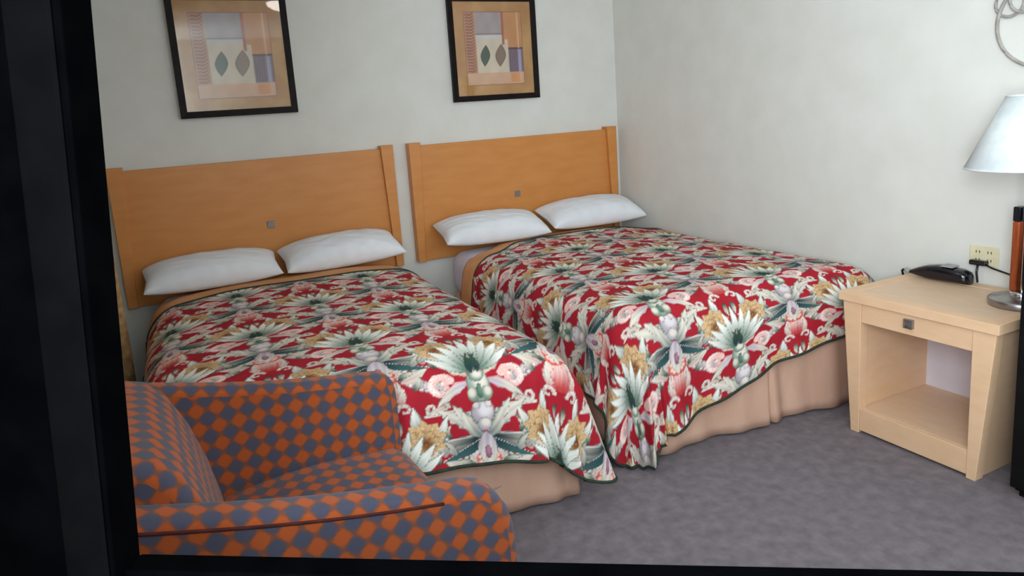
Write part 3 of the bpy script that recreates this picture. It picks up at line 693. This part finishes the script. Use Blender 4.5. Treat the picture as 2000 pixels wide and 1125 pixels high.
# ------------------------------------------------------------------ armchair (local: +x is the front)
ch = empty('armchair', (-2.70, -2.50, 0), D2R(3)); tag(ch, 'upholstered armchair in orange and slate blue diamond check, front left', 'armchair')
def sweep_profile(prof, y0, y1, r, name, mat=M['diamond'], seg=5, flipu=False):
    """x-z outline extruded along y with rounded long edges; UV in metres unrolled over the surface"""
    n = len(prof); pr = np.array(prof, float)
    cen = pr.mean(0)
    # inward offsets by vertex normals
    tn = np.roll(pr, -1, 0)-np.roll(pr, 1, 0); tn /= np.linalg.norm(tn, axis=1)[:, None]; nr = np.stack([tn[:, 1], -tn[:, 0]], 1)
    area_ = .5*np.sum(pr[:, 0]*np.roll(pr[:, 1], -1)-np.roll(pr[:, 0], -1)*pr[:, 1])
    if area_ < 0: nr = -nr
    rings = []
    L = np.concatenate([[0], np.cumsum(np.linalg.norm(np.diff(np.vstack([pr, pr[:1]]), axis=0), axis=1))])
    for k in range(seg+1):
        a = math.pi/2*k/seg; rings.append((y1-r+r*math.sin(a) if False else y0+r-r*math.cos(a)*1.0, r*(1-math.sin(a))))
    ys = [(y0+r*(1-math.cos(math.pi/2*k/seg)) if False else y0+r*(1-math.cos(math.pi/2*k/seg)), r*(1-math.sin(math.pi/2*k/seg))) for k in range(seg+1)]
    nm = max(2, int((y1-y0)/.04))
    mid = [(y0+r+(y1-y0-2*r)*k/nm, 0) for k in range(1, nm)]
    full = ys+mid+[(y0+y1-y, ins) for y, ins in reversed(ys)]
    mb = MB(); pts = []; arc_ = [0]
    for q, (y, ins) in enumerate(full):
        pts.append([(p[0]-nn[0]*ins, y, p[1]-nn[1]*ins) for p, nn in zip(pr, nr)])
        if q: arc_.append(arc_[-1]+math.hypot(full[q][0]-full[q-1][0], full[q][1]-full[q-1][1]))
    for q in range(len(full)-1):
        for k in range(n):
            j = (k+1) % n
            mb.poly([pts[q][k], pts[q][j], pts[q+1][j], pts[q+1][k]], [(L[k], arc_[q]), (L[k+1], arc_[q]), (L[k+1], arc_[q+1]), (L[k], arc_[q+1])], True)
    mb.poly([p for p in pts[0]][::-1], [(p[0], p[2]+.015) for p in pts[0]][::-1], False)
    mb.poly(pts[-1], [(p[0], p[2]+.015) for p in pts[-1]], False)
    o = mb.build(name, mat, ch)
    # make normals consistent, join the doubled points
    import bmesh
    bm = bmesh.new(); bm.from_mesh(o.data); bmesh.ops.remove_doubles(bm, verts=bm.verts, dist=1e-5); bmesh.ops.recalc_face_normals(bm, faces=bm.faces); bm.to_mesh(o.data); bm.free()
    return o
def far_outline():
    top = [(-.36, .05), (-.36, .80)]
    for t in np.linspace(0, 1, 12): top.append((-.33+t*(.305+.33), .815-.128*t-.014*math.sin(math.pi*t)))
    return top+[(.322, .682), (.337, .671), (.347, .655), (.352, .635), (.354, .60), (.354, .50), (.354, .30), (.352, .05)]
def arm_outline(dx=0, dz=0):
    top = [(-.36, .05), (-.36, .775)]
    for t in np.linspace(0, 1, 12): top.append((-.33+t*(.31+.33-.02), .782-.152*t-.012*math.sin(math.pi*t)))
    nose = [(.335, .615), (.362, .590), (.383, .555), (.396, .51), (.400, .46), (.400, .40), (.394, .25), (.385, .05)]
    return [(x+dx, z+dz) for x, z in top+nose]
far = sweep_profile(far_outline(), .255, .325, .022, 'arm'); near = sweep_profile(arm_outline(0, -.006), -.330, -.250, .024, 'arm')
# seam (welt) between the arm's top band and its outer panel
for arm, y, dx in ((near, -.3290, 0),):
    pts = [(x, y, z-.006-.023) for x, z in arm_outline(dx)[2:-9]]
    pts = [(x-(.012 if i > 12 else 0), yy, z) for i, (x, yy, z) in enumerate(pts)]
    MB().tube(pts, .0035, 8).build('welt', M['seam'], arm)
back = [(-.40, .05), (-.42, .40), (-.425, .70), (-.41, .80), (-.375, .835), (-.325, .84), (-.265, .82), (-.225, .775), (-.190, .70), (-.160, .60), (-.140, .50), (-.130, .40), (-.130, .30), (-.20, .05)]
sweep_profile(back, -.258, .262, .03, 'backrest')
seat = [(-.16, .30), (-.16, .475)]+[(x, .475+.02*math.sin(math.pi*(x+.16)/.46)) for x in np.linspace(-.10, .26, 10)]+[(.32, .475), (.35, .45), (.36, .40), (.35, .31), (.33, .29)]
sweep_profile(seat, -.252, .258, .03, 'seat_cushion')
base = [(-.36, .06), (-.36, .29), (.28, .29), (.31, .27), (.31, .06)]
sweep_profile(base, -.251, .256, .015, 'base')
for x in (-.33, .31):
    for y in (-.30, .295): MB().lathe([(.018, 0), (.026, .055)], (x, y, 0), 16).build('foot', M['black'], ch)

# ------------------------------------------------------------------ curtain at the left
def curtain():
    n, m = 160, 30
    t = np.linspace(0, 1, n); z = np.linspace(.03, 2.34, m); T, Z = np.meshgrid(t, z, indexing='ij')
    y = -.42-1.15*T; x = -3.195+.035*np.sin(T*52)+.012*np.sin(T*23+1)+.008*np.sin(Z*3+T*9)
    root = empty('curtain', (-3.2, -.95, 0)); tag(root, 'gold mottled curtain hanging at the left beside the bed', 'curtain')
    P = np.stack([x, y, Z], -1)-np.array((-3.2, -.95, 0))
    o = grid_mesh('drape', P, M['curtain'], root); md = o.modifiers.new('thick', 'SOLIDIFY'); md.thickness = .004
    MB().tube([(.03, .62, 2.36), (.03, -.68, 2.36)], .014, 12).build('rod', M['steel'], root)
    for yy in (.58, -.64): MB().box((-.10, yy-.01, 2.345), (.03, yy+.01, 2.375)).build('bracket', M['steel'], root)
curtain()

# ------------------------------------------------------------------ near-black screen bezel added in the foreground (wide upright and low rail)
def pix(u, v): return RX*((u-1000-PSX)/FPX)-UY*((v-562.5-PSY)/FPX)+FZ
RAIL_Z = .907
g0 = pix(275, 1080); P0 = CAM+g0*((RAIL_Z-CAM[2])/g0[2])
g1 = pix(2000, 1115); P1 = CAM+g1*((RAIL_Z-CAM[2])/g1[2])
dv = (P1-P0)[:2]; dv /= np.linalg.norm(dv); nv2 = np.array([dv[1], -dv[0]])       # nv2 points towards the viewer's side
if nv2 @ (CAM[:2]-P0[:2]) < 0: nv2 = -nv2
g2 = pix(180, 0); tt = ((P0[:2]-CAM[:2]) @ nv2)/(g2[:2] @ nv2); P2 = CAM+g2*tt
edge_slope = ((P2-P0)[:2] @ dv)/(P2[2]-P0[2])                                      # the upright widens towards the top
bezel_root = empty('screen_bezel', (P0[0], P0[1], 0), math.atan2(dv[1], dv[0]))
tag(bezel_root, 'near-black screen bezel with a wide upright at the far left and low rail along the bottom', 'screen bezel')
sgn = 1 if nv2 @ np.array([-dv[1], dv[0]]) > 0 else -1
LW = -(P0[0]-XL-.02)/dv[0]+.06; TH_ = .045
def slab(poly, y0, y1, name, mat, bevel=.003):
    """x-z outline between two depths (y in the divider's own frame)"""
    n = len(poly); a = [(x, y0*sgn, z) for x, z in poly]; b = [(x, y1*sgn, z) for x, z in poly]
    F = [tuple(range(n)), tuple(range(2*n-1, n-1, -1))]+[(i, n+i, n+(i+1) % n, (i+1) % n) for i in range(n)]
    mb = MB().mesh(a+b, F); o = mb.build(name, mat, bezel_root, bevel=bevel)
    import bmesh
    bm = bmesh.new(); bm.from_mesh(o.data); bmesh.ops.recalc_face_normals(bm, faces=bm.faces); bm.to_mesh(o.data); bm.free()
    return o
ex = lambda z: (z-RAIL_Z)*edge_slope
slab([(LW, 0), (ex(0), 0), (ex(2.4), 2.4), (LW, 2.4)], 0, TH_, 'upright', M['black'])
slab([(ex(RAIL_Z)-.062, RAIL_Z-.1), (ex(RAIL_Z)-.012, RAIL_Z-.1), (ex(2.4)-.012, 2.4), (ex(2.4)-.062, 2.4)], TH_, TH_+.006, 'upright_trim', M['black_trim'])
slab([(ex(.3)+.002, 0), (1.25, 0), (1.25, RAIL_Z), (ex(RAIL_Z), RAIL_Z)], 0, TH_*.7, 'low_rail', M['black'])
